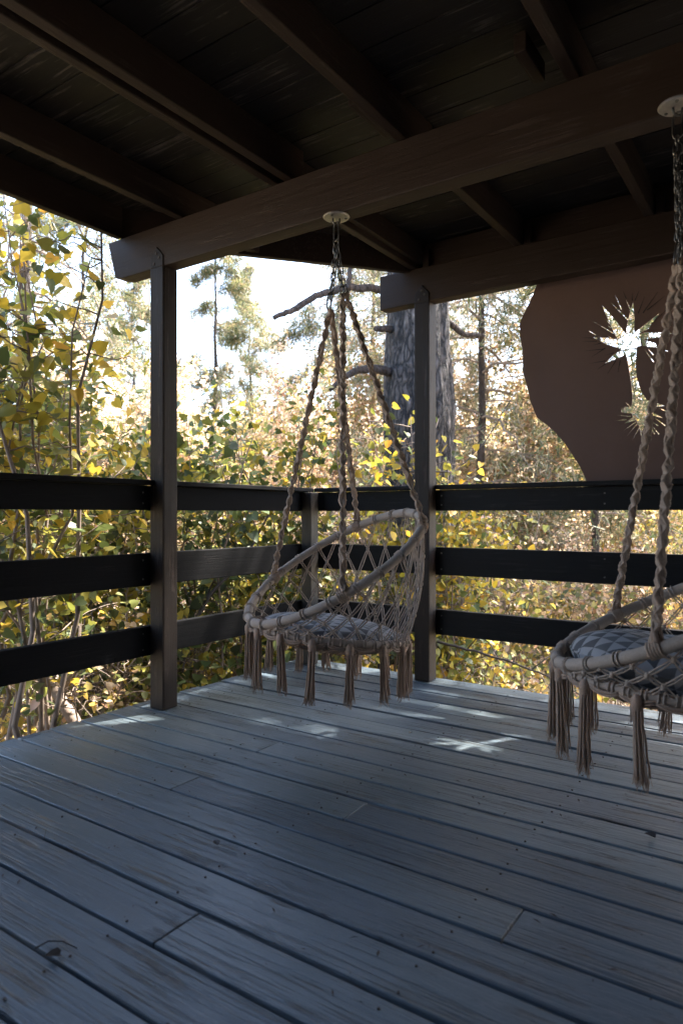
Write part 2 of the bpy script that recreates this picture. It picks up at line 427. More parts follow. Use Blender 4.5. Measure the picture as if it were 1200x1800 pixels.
# posts with a pointed lap over the beam face
def post(uc, vc, label, ztop=Z0, lap=True, nm='support_post'):
    o = porch_thing(nm, -uc, vc, 0, label, 'post', 'posts holding the roof beams')
    oa, ov, oz = o['_o']; wd = .096*H; dp = .090*H
    m = MB(); m.box(-wd, 0, .001, dp, .003, ztop*H)
    if lap:
        m.prism([(-wd, ztop*H), (-wd, (ztop+.055)*H), (-wd/2, (ztop+.105)*H), (0, (ztop+.055)*H), (0, ztop*H)], -.006, .0005, 'y')
        m.prism([(-wd, .003), (-wd, ztop*H), (0, ztop*H), (0, .003)], -.006, 0.0005, 'y')
    m.build('post_timber', M['pz'], o, bevel=.004)
    m = MB()
    if lap:
        for dx, dz in ((-.7*wd, .02), (-.3*wd, .045), (-.5*wd, .07)):
            m = MB(); m.prism([(dx+.007*math.cos(t*math.pi/4), (ztop+dz)*H+.007*math.sin(t*math.pi/4)) for t in range(8)], -.009, -.0055, 'y')
            m.build('bolt_head', M['litter'], o)
    return o
post(2.71, 2.352, 'dark square post at the left of the deck under the long overhead beam')
post(1.873, VB, 'dark square post at the far side behind the hanging chair, right face pale')

# unseen house walls added to block light, behind the camera and at the right
hw = porch_thing('light_block_wall', 0, -1.95, 0, 'brown plank clad wall added unseen behind the deck to block light', 'wall')
mb = MB()
for k in range(17): mb.box((-3.05)*H, (3.12)*H, -.02+.004*(k % 2), .02, k*.155*H, (k*.155+.152)*H, r_.random())
mb.build('cladding', M['wx'], hw)
hw = porch_thing('light_block_wall', 3.15, 0, 0, 'brown plank clad wall added out of view at the right end of the deck to block light', 'wall')
mb = MB()
for k in range(17): mb.box(-.02+.004*(k % 2), .02, -1.9*H, 3.68*H, k*.155*H, (k*.155+.152)*H, r_.random())
mb.build('cladding', M['wy'], hw)

# railings
RZ = ((1.018, 1.143), (.632, .798), (.272, .423))
ra = porch_thing('railing', -2.86, 1.4, 0, 'dark board railing running along the left edge of the deck', 'railing', 'deck railings')
for (z0, z1) in RZ: pbox(ra, 'rail_board', M['ry'], -2.846, -2.806, -1.5, 3.735, z0, z1)
pbox(ra, 'cap_rail', M['ry'], -2.89, -2.772, -1.5, 2.352-.004, 1.146, 1.172)
pbox(ra, 'cap_rail', M['ry'], -2.89, -2.772, 2.445, 3.70, 1.146, 1.172)
pbox(ra, 'rail_post', M['rz'], -2.80, -2.72, 3.60, 3.68, .003, 1.14)
pbox(ra, 'rail_post', M['rz'], -2.80, -2.72, .25, .33, .003, 1.14)
rb = porch_thing('railing', -1.2, 3.75, 0, 'dark board railing along the far edge of the deck below the brown panel', 'railing', 'deck railings')
for (z0, z1) in RZ: pbox(rb, 'rail_board', M['rx'], -2.80, 3.6, 3.731, 3.771, z0, z1)
pbox(rb, 'cap_rail', M['rx'], -2.77, -1.971, 3.70, 3.81, 1.1465, 1.1725)
pbox(rb, 'cap_rail', M['rx'], -1.870, 3.6, 3.70, 3.81, 1.1465, 1.1725)
for a in (.35, 2.5): pbox(rb, 'rail_post', M['rz'], a, a+.09, 3.637, 3.727, .003, 1.14)

def screws(par, pts, axis):
    oa, ov, oz = par['_o']
    for (a, v_, z_) in pts:
        m = MB(); c = ((a-oa)*H, (v_-ov)*H, (z_-oz)*H)
        if axis == 'y': m.prism([(c[0]+.0045*math.cos(t*math.pi/4), c[2]+.0045*math.sin(t*math.pi/4)) for t in range(8)], c[1]-.002, c[1]+.002, 'y')
        else: m.prism([(c[1]+.0045*math.cos(t*math.pi/4), c[2]+.0045*math.sin(t*math.pi/4)) for t in range(8)], c[0]-.002, c[0]+.002, 'x')
        m.build('screw_head', M['steel'], par)
for (z0, z1) in RZ:
    screws(rb, [(a, 3.731, z) for a in (-1.84, -.9, -.3) for z in (z0+.035, z1-.035)], 'y')
    screws(ra, [(-2.806, v_, z) for v_ in (2.49, 2.30) for z in (z0+.035, z1-.035)], 'x')

# ------------------------------------------------------------------ the brown cut-out panel outside the far railing
VP_ = 3.835
def pan(x, y):
    xp = (x-600)/F; d = VP_/(.567*xp+.824); return (-(d*(-.824*xp+.567)), 1+(903-y)/F*d)
def c3(x, y): return pan(840+x*.3, 400+y*.3)
def c5(x, y): return pan(1000+x/6.0, 500+y/6.0)
pn = porch_thing('cutout_panel', -.2, VP_, 1.1, 'large brown sheet with a wavy edge and spiky star shapes cut through it', 'panel')
oa, ov, oz = pn['_o']
left = [(345,325),(322,388),(285,470),(262,515),(242,560),(245,640),(259,720),(262,850),(285,930),(303,1010),(325,1070),(345,1115),(400,1155),(450,1200),(505,1262),(550,1330),(595,1400),(630,1475)]
outl = [c3(*p) for p in left]
outl = [(outl[0][0]+.05, 2.60)]+[(outl[0][0]+.02, Z0+.05)]+outl+[(outl[-1][0]+.03, 1.02)]
rt = [(1.55, 1.02), (1.66, 1.25), (1.60, 1.5), (1.78, 1.75), (1.74, 2.05), (1.62, 2.60)]
outl = outl+rt
def solid(pts, t0, t1, name):
    m = MB(); m.prism([((a-oa)*H, (b-oz)*H) for a, b in pts], t0, t1, 'y')
    me = bpy.data.meshes.new(name); me.from_pydata(m.v, [], m.f); bm = bmesh.new(); bm.from_mesh(me)
    bmesh.ops.recalc_face_normals(bm, faces=bm.faces); bm.to_mesh(me); bm.free(); return bpy.data.objects.new(name, me)
plate = solid(outl, 0, .005, 'panel_sheet'); COL.objects.link(plate)
cuts = bpy.data.collections.new('cuts'); COL.children.link(cuts)
star = [(520,580),(390,560),(250,558),(390,630),(520,668),(545,690),(460,745),(372,832),(480,790),(598,735),(625,880),(645,1000),(660,1120),(665,1200),(655,1288),(548,1315),(548,1350),(660,1362),(665,1400),(578,1468),(700,1432),(735,1500),(755,1605),(790,1480),(840,1400),(870,1382),(990,1412),(875,1345),(872,1300),(1002,1280),(880,1235),(820,1222),(770,1150),(730,1060),(708,970),(698,850),(712,650),(760,645),(925,672),(905,620),(785,580),(940,556),(1090,512),(940,503),(780,506),(690,538),(830,470),(950,300),(820,400),(682,508),(685,350),(672,180),(636,300),(608,420),(595,520),(500,395),(420,300),(345,222),(430,420),(505,575)]
cuts.objects.link(solid([c5(*p) for p in star], -.05, .05, 'c0'))
slots = [(425,175,618,375),(478,100,548,262),(595,158,648,275),(225,375,465,515),(185,480,330,560),(380,365,440,430),(400,430,440,462),(400,535,450,575),(775,665,890,820),(820,670,885,745),(980,680,1035,705),(590,1240,640,1290),(530,1305,600,1302),(485,1375,645,1392),(470,1440,600,1425),(545,1560,700,1450),(600,1605,715,1470),(657,1650,738,1510),(835,1460,900,1580),(860,1480,945,1580),(820,1590,865,1640),(850,1435,935,1490),(890,1400,1010,1490),(930,1300,1030,1340),(560,1285,620,1300)]
for i, (x0, y0, x1, y1) in enumerate(slots):
    p, q = Vector(c5(x0, y0)), Vector(c5(x1, y1)); d = (q-p).normalized(); nn = Vector((-d.y, d.x))
    cuts.objects.link(solid([p, q-nn*.0028, q+nn*.0028], -.05, .05, 'c%d' % (i+1)))
md = plate.modifiers.new('b', 'BOOLEAN'); md.operation = 'DIFFERENCE'; md.operand_type = 'COLLECTION'; md.collection = cuts; md.solver = 'EXACT'; md.use_self = True
bpy.context.view_layer.update()
dg = bpy.context.evaluated_depsgraph_get()
me = bpy.data.meshes.new_from_object(plate.evaluated_get(dg)); plate.modifiers.clear(); plate.data = me
me.materials.clear(); me.materials.append(M['panel']); plate.parent = pn
for o in list(cuts.objects): bpy.data.objects.remove(o)
bpy.data.collections.remove(cuts)
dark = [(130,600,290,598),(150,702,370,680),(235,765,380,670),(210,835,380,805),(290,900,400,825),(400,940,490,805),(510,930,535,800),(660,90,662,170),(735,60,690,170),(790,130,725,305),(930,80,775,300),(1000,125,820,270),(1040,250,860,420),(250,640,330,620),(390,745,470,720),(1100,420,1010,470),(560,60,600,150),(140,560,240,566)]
for (x0, y0, x1, y1) in dark:  # thin raised strips coloured dark, standing in for cut slots that look shaded
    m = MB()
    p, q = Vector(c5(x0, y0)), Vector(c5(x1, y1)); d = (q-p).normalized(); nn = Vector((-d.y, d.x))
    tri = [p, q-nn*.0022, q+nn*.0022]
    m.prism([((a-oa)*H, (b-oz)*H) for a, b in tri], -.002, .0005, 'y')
    m.build('slot_dark_strip', M['slot_dark'], pn)

# ------------------------------------------------------------------ hanging chairs
def torus_link(mb, c, ax, long_, wide, r, rot):      # one chain link: oval of wire around c along ax
    ax = Vector(ax).normalized(); o = ax.orthogonal().normalized(); o = Matrix.Rotation(rot, 3, ax) @ o
    P = []
    for i in range(14):
        t = 2*math.pi*i/14; x = math.cos(t); y = math.sin(t)
        P.append(Vector(c)+ax*(x*wide/2+math.copysign(min(1, abs(x)*3), x)*(long_-wide)/2)+o*(y*wide/2))
    mb.tube(P, r, 6, closed=True, up=tuple(ax.cross(o)))
def chain(mb, a, b, link=.030, r=.0019, rot0=0):
    a, b = Vector(a), Vector(b); L = (b-a).length; n = max(2, round(L/(link*.80)))
    for i in range(n): torus_link(mb, a+(b-a)*((i+.5)/n), b-a, link, .016, r, rot0+(i % 2)*math.pi/2)
def twisted(mb, a, b, r=.0125, seed=0, sag=.0):
    a, b = np.array(a, float), np.array(b, float); L = np.linalg.norm(b-a); n = int(L/.0045)
    R_ = random.Random(seed); s = np.linspace(0, 1, n)[:, None]
    P = a+(b-a)*s; P[:, 2] -= sag*np.sin(np.pi*s[:, 0])
    ph = s[:, 0]*L*2*np.pi/.098
    P = P+.0016*np.stack([np.cos(ph), np.sin(ph), 0*ph], 1)
    ph = ph+.7*np.sin(s[:, 0]*L*23+seed)+.4*np.sin(s[:, 0]*L*51+2*seed)
    rad = r*(1+.07*np.sin(s[:, 0]*L*37+seed)+.06*np.sin(np.arange(n)*1.9)+.05*np.array([R_.uniform(-1, 1) for _ in range(n)]))
    mb.tube(P, rad, 10, twist=2*math.pi*.0045/.098*1.0, flat=.42)
    # two guiding cords wound around it
    for k in (0, math.pi):
        q = P[::2]; pp = ph[::2]+k
        mb.tube(q+np.stack([np.cos(pp), np.sin(pp), 0*pp], 1)*r*.60, r*.36, 6)

class Ring:
    def __init__(s, c, R, phi, tilt, roll=0):
        s.c = np.array(c, float); s.R = R
        s.e = np.array([math.cos(phi)*math.cos(tilt), math.sin(phi)*math.cos(tilt), -math.sin(tilt)])
        g = np.array([-math.sin(phi)*math.cos(roll), math.cos(phi)*math.cos(roll), math.sin(roll)]); g -= s.e*g.dot(s.e); s.g = g/np.linalg.norm(g)
        s.n = np.cross(s.e, s.g); 
        if s.n[2] < 0: s.n = -s.n
    def p(s, t, R=None): R = s.R if R is None else R; return s.c+R*(math.cos(t)*s.e+math.sin(t)*s.g)
    def near(s, x, y):
        best = min(range(720), key=lambda i: (lambda q: (600+F*q[0]/q[1]-x)**2+(903-F*(q[2]-H)/q[1]-y)**2)(s.p(i*math.pi/360)))
        return best*math.pi/360
def wrapped(mb, ring, r):
    n = int(2*math.pi*ring.R/.0035); P = [ring.p(2*math.pi*i/n) for i in range(n)]
    rad = [r*(1+(.05 if i % 2 else -.03)+.03*math.sin(i*.061)+.02*random.random()) for i in range(n)]
    mb.tube(P, rad, 10, closed=True, up=tuple(ring.n))
def cord(mb, a, b, r=.0021, gap=.0032, bow=.003, seed=0):
    a, b = np.array(a, float), np.array(b, float); d = b-a; L = np.linalg.norm(d)
    if L < .004: return
    d /= L; s = np.cross(d, (.2, .9, .3)); s /= np.linalg.norm(s)
    for sg in (-1, 1):
        m_ = (a+b)/2+s*sg*gap*1.1+np.array([0, 0, -bow])
        mb.tube([a, a*.7+m_*.3+s*sg*gap*.5, m_, b*.7+m_*.3+s*sg*gap*.5, b], r, 4, cap=False)
def knot(mb, c, r=.006):
    c = np.array(c, float)
    P = [c+np.array([0, 0, z])*r*1.3 for z in (-1, -.4, .4, 1)]
    mb.tube(P, [r*.55, r, r, r*.55], 6)

def hanging_chair(px_plate, d_plate, ring, seat, att_px, rope_tops, zchain, label, seed, extra_link, tassel_len):
    R_ = random.Random(seed)
    pl = Vector(((px_plate-600)/F*d_plate, d_plate, Z0*H))
    o = empty('hanging_chair', pl, label, 'hanging chair', 'macrame hanging chairs')
    o.rotation_euler = (0, 0, 0)
    off = np.array(pl)
    def B(mb, name, mat, par=o, smooth=True):
        mb.v = [tuple(np.array(p)-off) for p in mb.v]; return mb.build(name, mat, par, smooth=smooth)
    # ceiling plate
    m = MB(); k = 28
    prof = [(.050, 0), (.052, -.003), (.048, -.007), (.020, -.009), (.0, -.009)]
    V = []; Fc = []
    for (r, z) in prof:
        for i in range(k): V.append((pl.x+max(r, .0005)*math.cos(2*math.pi*i/k), pl.y+max(r, .0005)*math.sin(2*math.pi*i/k), pl.z+z-.001))
    for j in range(len(prof)-1):
        for i in range(k): Fc.append((j*k+i, j*k+(i+1) % k, (j+1)*k+(i+1) % k, (j+1)*k+i))
    m.add(V, Fc)
    plate_ = B(m, 'mounting_plate', M['plate'], smooth=False)
    for a_ in (0.0, 2.1, 4.2):
        m = MB(); c = Vector((pl.x+.036*math.cos(a_), pl.y+.036*math.sin(a_), pl.z-.010))
        m.tube([c+Vector((0, 0, .002)), c, c-Vector((0, 0, .003))], [.0055, .0055, .003], 8)
        B(m, 'bolt_head', M['steel'], plate_)
    m = MB()
    # eye (U bolt) under the plate
    P = [(pl.x+.013*math.cos(t), pl.y, pl.z-.018-.014*math.sin(t)) for t in np.linspace(0, math.pi, 9)]
    P = [(pl.x+.013, pl.y, pl.z-.008)]+P+[(pl.x-.013, pl.y, pl.z-.008)]
    m.tube(P, .0035, 8); B(m, 'eye_bolt', M['steel'], plate_)
    plate_.location = (0, 0, 0)
    # snap hook
    m = MB(); zt = pl.z-.030
    torus_link(m, (pl.x, pl.y, zt-.030), (0, 0, 1), .074, .026, .0032, math.pi/2)
    B(m, 'snap_hook', M['steel'])
    zh = zt-.064
    m = MB(); torus_link(m, (pl.x, pl.y, zh-.012), (0, 0, 1), .034, .026, .0032, 0); B(m, 'steel_ring', M['steel'])
    zh -= .022
    # four strands of chain and four ropes
    ts = []
    for i, (ax, ay) in enumerate(att_px):
        ts.append(ring.near(ax, ay) if ax is not None else ay)
    for i, t in enumerate(ts):
        tgt = ring.p(t); top = np.array(rope_tops[i])
        m = MB(); hx = .010*math.cos(i*1.57+.5), .010*math.sin(i*1.57+.5)
        chain(m, (pl.x+hx[0]*.6, pl.y+hx[1]*.6, zh), top+np.array([hx[0]*.5, hx[1]*.5, .0]), .033, .0023, i*.6)
        c_ = B(m, 'chain', M['steel'])
        if i in extra_link:
            m = MB(); torus_link(m, top+np.array([0, 0, -.01]), (0.15, 0, 1), .062, .022, .003, i*.8); B(m, 'quick_link', M['steel'])
            top = top+np.array([0, 0, -.04])
        m = MB(); a_ = top+np.array([hx[0]*.35, hx[1]*.35, 0])
        end = tgt+(tgt-ring.c)*.02+np.array([0, 0, .016])
        twisted(m, a_, end, .0138, seed*7+i)
        # lashing over the ring
        dirv = end-a_; dirv /= np.linalg.norm(dirv)
        for j in range(5):
            tt = t+(j-2)*.018
            q = ring.p(tt); tg = ring.p(tt+.01)-ring.p(tt-.01); tg /= np.linalg.norm(tg)
            nb = np.cross(tg, ring.n)
            m.tube([q+.0195*(math.cos(u_)*ring.n+math.sin(u_)*nb) for u_ in np.linspace(0, 2*math.pi, 12, endpoint=False)], .0042, 6, closed=True, up=tuple(tg))
        for s_ in (-1, 1):
            q = ring.p(t+s_*.045)+np.array([0, 0, .012]); cord(m, end-dirv*.06, q, .003, .003, .0)
        B(m, 'rope', M['rope'])
    m = MB(); wrapped(m, ring, .0165); B(m, 'upper_ring', M['wrap'])
    m = MB(); wrapped(m, seat, .0130); sr = B(m, 'seat_ring', M['wrap'])
    # side netting between both rings
    def surf(t, s):
        # follow the seat ring by the same direction
        a = ring.p(t); b = seat.p(t); bl = math.sin(math.pi*s)*(.012+.018*(1-math.cos(t))/2)
        out = (a-ring.c); out[2] = 0; out /= (np.linalg.norm(out)+1e-9)
        sag = .03*math.sin(math.pi*s)*(1-math.cos(t))/2
        return a*(1-s)+b*s+out*bl-np.array([0, 0, sag*.3])
    m = MB(); NC = 24; NR = 4
    nodes = {}
    for r in range(NR+1):
        for c in range(NC):
            t = 2*math.pi*(c+(.5 if r % 2 else 0))/NC+R_.uniform(-.012, .012)*(0 < r < NR)
            s = r/NR
            nodes[(r, c)] = surf(t, max(0, min(1, s+R_.uniform(-.012, .012)*(0 < r < NR))))
    for r in range(NR):
        for c in range(NC):
            a = nodes[(r, c)]
            o1 = c if r % 2 == 0 else (c+1) % NC
            o2 = (c-1) % NC if r % 2 == 0 else c
            for oo in (o1, o2): cord(m, a, nodes[(r+1, oo)], .0023, .0044, .002)
    for (r, c), p in nodes.items():
        if r > 0: knot(m, p, .0068 if r < NR else .010)
    # loops tied over the rings
    for rg, rad, cnt in ((ring, .018, NC), (seat, .0150, NC*2)):
        for c in range(cnt):
            t = 2*math.pi*c/cnt; q = rg.p(t); tg = rg.p(t+.01)-rg.p(t-.01); tg /= np.linalg.norm(tg); nb = np.cross(tg, rg.n)
            for dd in (-.006, .006):
                m.tube([q+tg*dd+(rad+.001)*(math.cos(u_)*rg.n+math.sin(u_)*nb) for u_ in np.linspace(0, 2*math.pi, 9, endpoint=False)], .0026, 5, closed=True, up=tuple(tg))
    B(m, 'side_netting', M['net'])
    # seat sling: net disc sagging below the seat ring
    m = MB(); NS = 22; rows = 6
    def sp(t, s):
        rr = seat.R*(1-s*.93); q = seat.p(t, rr); return q-seat.n*(.055*math.sin(min(1, s*1.6)*math.pi/2)+.004)
    nn = {}
    for r in range(rows+1):
        for c in range(NS): nn[(r, c)] = sp(2*math.pi*(c+(.5 if r % 2 else 0))/NS, (r/rows)**1.0)
    for r in range(rows):
        for c in range(NS):
            o1 = c if r % 2 == 0 else (c+1) % NS; o2 = (c-1) % NS if r % 2 == 0 else c
            for oo in (o1, o2): cord(m, nn[(r, c)], nn[(r+1, oo)], .0028, .004, .002)
    for p in nn.values(): knot(m, p, .006)
    # thicker braided border swag round the seat ring
    for c in range(NS):
        t0, t1 = 2*math.pi*c/NS, 2*math.pi*(c+1)/NS
        P = [seat.p(t0+(t1-t0)*k/6, seat.R+.008)-seat.n*(.006+.012*math.sin(math.pi*k/6)) for k in range(7)]
        m.tube(P, .0052, 6); P2 = [np.array(p)+np.array([0, 0, -.008]) for p in P]; m.tube(P2, .004, 5)
    B(m, 'seat_sling', M['rope'])
    # tassels
    NTS = 15
    for c in range(NTS):
        t = 2*math.pi*(c+.35)/NTS+R_.uniform(-.05, .05)
        q = seat.p(t, seat.R+.012)-seat.n*.012
        L = tassel_len*R_.uniform(.88, 1.1); m = MB()
        knot(m, q+np.array([0, 0, -.006]), .015)
        lean = np.array([R_.uniform(-.012, .012), R_.uniform(-.012, .012), 0])
        for j in range(15):
            an = j*2.4; rr = .0155*math.sqrt((j+.5)/15); w_ = R_.uniform(.7, 1.25)
            b0 = np.array([math.cos(an)*rr, math.sin(an)*rr, 0]); Lj = L*R_.uniform(.88, 1.04); P = []
            for k in range(8):
                s = k/7; P.append(q+b0*(.75+w_*.55*s**1.6)+lean*s+np.array([R_.uniform(-1, 1)*.0013, R_.uniform(-1, 1)*.0013, -.010-Lj*s]))
            m.tube(P, [.0026]*6+[.0030, .0016], 5)
            for f_ in range(3):                       # frayed end
                e_ = P[-1]; m.tube([P[-2], e_+np.array([R_.uniform(-.005, .005), R_.uniform(-.005, .005), -.002]), e_+np.array([R_.uniform(-.009, .009), R_.uniform(-.009, .009), -.016])], [.0012, .0009, .0005], 3)
        for k in range(3):
            z = -.016-.004*k; m.tube([q+np.array([.0125*math.cos(u_), .0125*math.sin(u_), z]) for u_ in np.linspace(0, 2*math.pi, 9, endpoint=False)], .0022, 5, closed=True)
        B(m, 'tassel', M['tassel'])
    return o

def cushion(seat, lift, R, th, label, seed):
    n_t, n_r = 64, 14; V = []; r_ = random.Random(seed); ph = [r_.uniform(0, 6.28) for _ in range(4)]
    for side in (1, -1):
        for i in range(n_r+1):
            s = i/n_r; rr = math.sin(s*math.pi/2)
            for j in range(n_t):
                t = 2*math.pi*j/n_t
                wob = 1+.014*math.sin(3*t+ph[0])+.010*math.sin(7*t+ph[1])
                z = side*th/2*(max(0, 1-rr**2.6))**.5
                z *= 1+.10*math.sin(2*t+ph[2])*rr+.05*math.sin(5*t+ph[3])*rr
                if side > 0: z -= .018*math.exp(-(rr*3)**2)
                V.append((R*rr*wob*math.cos(t), R*rr*wob*math.sin(t), z))
    Fc = []; off = (n_r+1)*n_t
    for sd in (0, 1):
        for i in range(n_r):
            for j in range(n_t):
                q = [sd*off+i*n_t+j, sd*off+i*n_t+(j+1) % n_t, sd*off+(i+1)*n_t+(j+1) % n_t, sd*off+(i+1)*n_t+j]
                Fc.append(tuple(q if sd else q[::-1]))
    m = MB(); m.add(V, Fc)
    # piped seam
    m.tube([(R*(1+.014*math.sin(3*t+ph[0])+.010*math.sin(7*t+ph[1]))*math.cos(t), R*(1+.014*math.sin(3*t+ph[0])+.010*math.sin(7*t+ph[1]))*math.sin(t), 0) for t in np.linspace(0, 2*math.pi, 64, endpoint=False)], .004, 6, closed=True)
    o = m.build('seat_cushion', M['cushion'], smooth=True)
    o.location = Vector(seat.c)+Vector(seat.n)*lift
    o.rotation_euler = Vector(seat.n).to_track_quat('Z', 'Y').to_euler()
    return tag(o, label, 'cushion', 'cushions on the hanging chairs')

ring1 = Ring((-.029, 2.68, .720), .385, 3.566, .556)
seat1 = Ring((-.048, 2.675, .462), .300, 3.566, -.13)
rt1 = [px(579, 525, 2.665), px(582, 527, 2.70), px(604, 517, 2.65), px(606, 515, 2.68)]
hanging_chair(591, 2.664, ring1, seat1, [(475, 1008), (626, 922), (601, 1048), (736, 925)], rt1, 1.79,
              'macrame hanging chair in full view in front of the far post', 1, (0, 1), .185)
cushion(seat1, .012, .268, .092, 'grey patterned round cushion lying in the chair by the far post', 3)
ring2 = Ring((.965, 1.945, .645), .372, 3.04, .42, .09)
seat2 = Ring((.930, 1.955, .452), .300, 3.04, -.10)
rt2 = [px(1188, 440, 1.93), px(1196, 452, 1.97), px(1200, 440, 1.90), px(1206, 446, 1.93)]
hanging_chair(1190, 1.936, ring2, seat2, [(1078, 1075), (None, 3.9), (1149, 1135), (None, 2.5)], rt2, 1.68,
              'macrame hanging chair cut off by the right edge of the picture', 2, (0, 2), .215)
cushion(seat2, .045, .262, .150, 'round cushion with grey and white triangle print in the cut off right chair', 5)

# ------------------------------------------------------------------ plants
PAL = {
 'yellow': [((.44, .34, .05), 4), ((.32, .28, .05), 4), ((.20, .21, .05), 4), ((.08, .11, .04), 4), ((.50, .32, .06), 1)],
 'olive': [((.26, .25, .05), 3), ((.16, .18, .05), 4), ((.08, .11, .04), 5), ((.42, .34, .06), 3)],
 'green': [((.10, .13, .045), 4), ((.06, .085, .035), 5), ((.20, .22, .06), 2), ((.40, .34, .06), 1)],
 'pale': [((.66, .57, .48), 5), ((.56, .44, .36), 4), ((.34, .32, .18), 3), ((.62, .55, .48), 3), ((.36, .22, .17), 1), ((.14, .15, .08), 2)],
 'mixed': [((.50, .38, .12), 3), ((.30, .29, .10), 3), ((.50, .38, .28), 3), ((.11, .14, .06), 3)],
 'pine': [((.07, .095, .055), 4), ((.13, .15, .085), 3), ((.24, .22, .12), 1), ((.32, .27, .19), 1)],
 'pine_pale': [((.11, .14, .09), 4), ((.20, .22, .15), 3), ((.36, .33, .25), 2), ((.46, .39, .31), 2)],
 'rusty': [((.26, .16, .10), 2), ((.38, .29, .19), 3), ((.19, .19, .08), 4), ((.46, .37, .28), 2)],
}
def pick(pal, n, r):
    c = np.array([p[0] for p in PAL[pal]]); w_ = np.array([p[1] for p in PAL[pal]], float); w_ /= w_.sum()
    k = r.choice(len(c), n, p=w_); return c[k]*np.array([1.0, .985, .97])*r.uniform(.7, 1.3, (n, 1))*r.uniform(.92, 1.08, (n, 3))

HEART = np.array([(0, 0, 0), (.30, -.13, .05), (.52, .12, .10), (.40, .55, .06), (0, 1.05, -.04), (-.40, .55, .06), (-.52, .12, .10), (-.30, -.13, .05)])
def frames(D, r):        # D tips; random roll about; returns x,y,z axes
    n = len(D); D = D/np.linalg.norm(D, axis=1)[:, None]
    up = np.tile([0, 0, 1.0], (n, 1))+r.normal(0, .55, (n, 3))
    X_ = np.cross(D, up); X_ /= np.linalg.norm(X_, axis=1)[:, None]
    return X_, D, np.cross(X_, D)
def leaf_mesh(P, D, size, pal, r, name, mat, parent, shape='heart'):
    n = len(P); X_, Y_, Z_ = frames(D, r)
    s = size*r.uniform(.6, 1.25, n)
    if shape == 'heart':
        T = HEART; fold = r.uniform(.3, 2.2, n)
        curl = r.uniform(-.25, .5, n)
        tx, ty, tz = T[:, 0], T[:, 1], T[:, 2]
        zz = tz[None]*fold[:, None]-curl[:, None]*(ty[None]**2)*.35
        V = P[:, None]+s[:, None, None]*(tx[None, :, None]*X_[:, None]+ty[None, :, None]*Y_[:, None]+zz[..., None]*Z_[:, None])
        b = np.arange(n)[:, None]*8
        f = np.concatenate([b+np.array([0, 1, 2, 3, 4])[None], b+np.array([0, 4, 5, 6, 7])[None]], 0)
        c = pick(pal, n, r); c = np.concatenate([c, c*.97], 0)
        return mesh_np(name, V.reshape(-1, 3), [f], c, mat, parent)
    if shape == 'leaf':      # small pointed leaf, four corners
        T = np.array([(0, 0, 0), (.33, .45, .06), (0, 1.0, 0), (-.33, .45, .06)])
    else:                    # blade: a tuft of needles
        T = np.array([(-.05, 0, 0), (.05, 0, 0), (.03, 1.0, 0), (-.03, 1.0, 0)])
    if shape == 'needle': T = T*np.array([1.3, 1, 1])
    V = P[:, None]+s[:, None, None]*(T[None, :, 0:1]*X_[:, None]+T[None, :, 1:2]*Y_[:, None]+T[None, :, 2:3]*Z_[:, None])
    f = np.arange(n*4).reshape(n, 4)
    return mesh_np(name, V.reshape(-1, 3), [f], pick(pal, n, r), mat, parent)

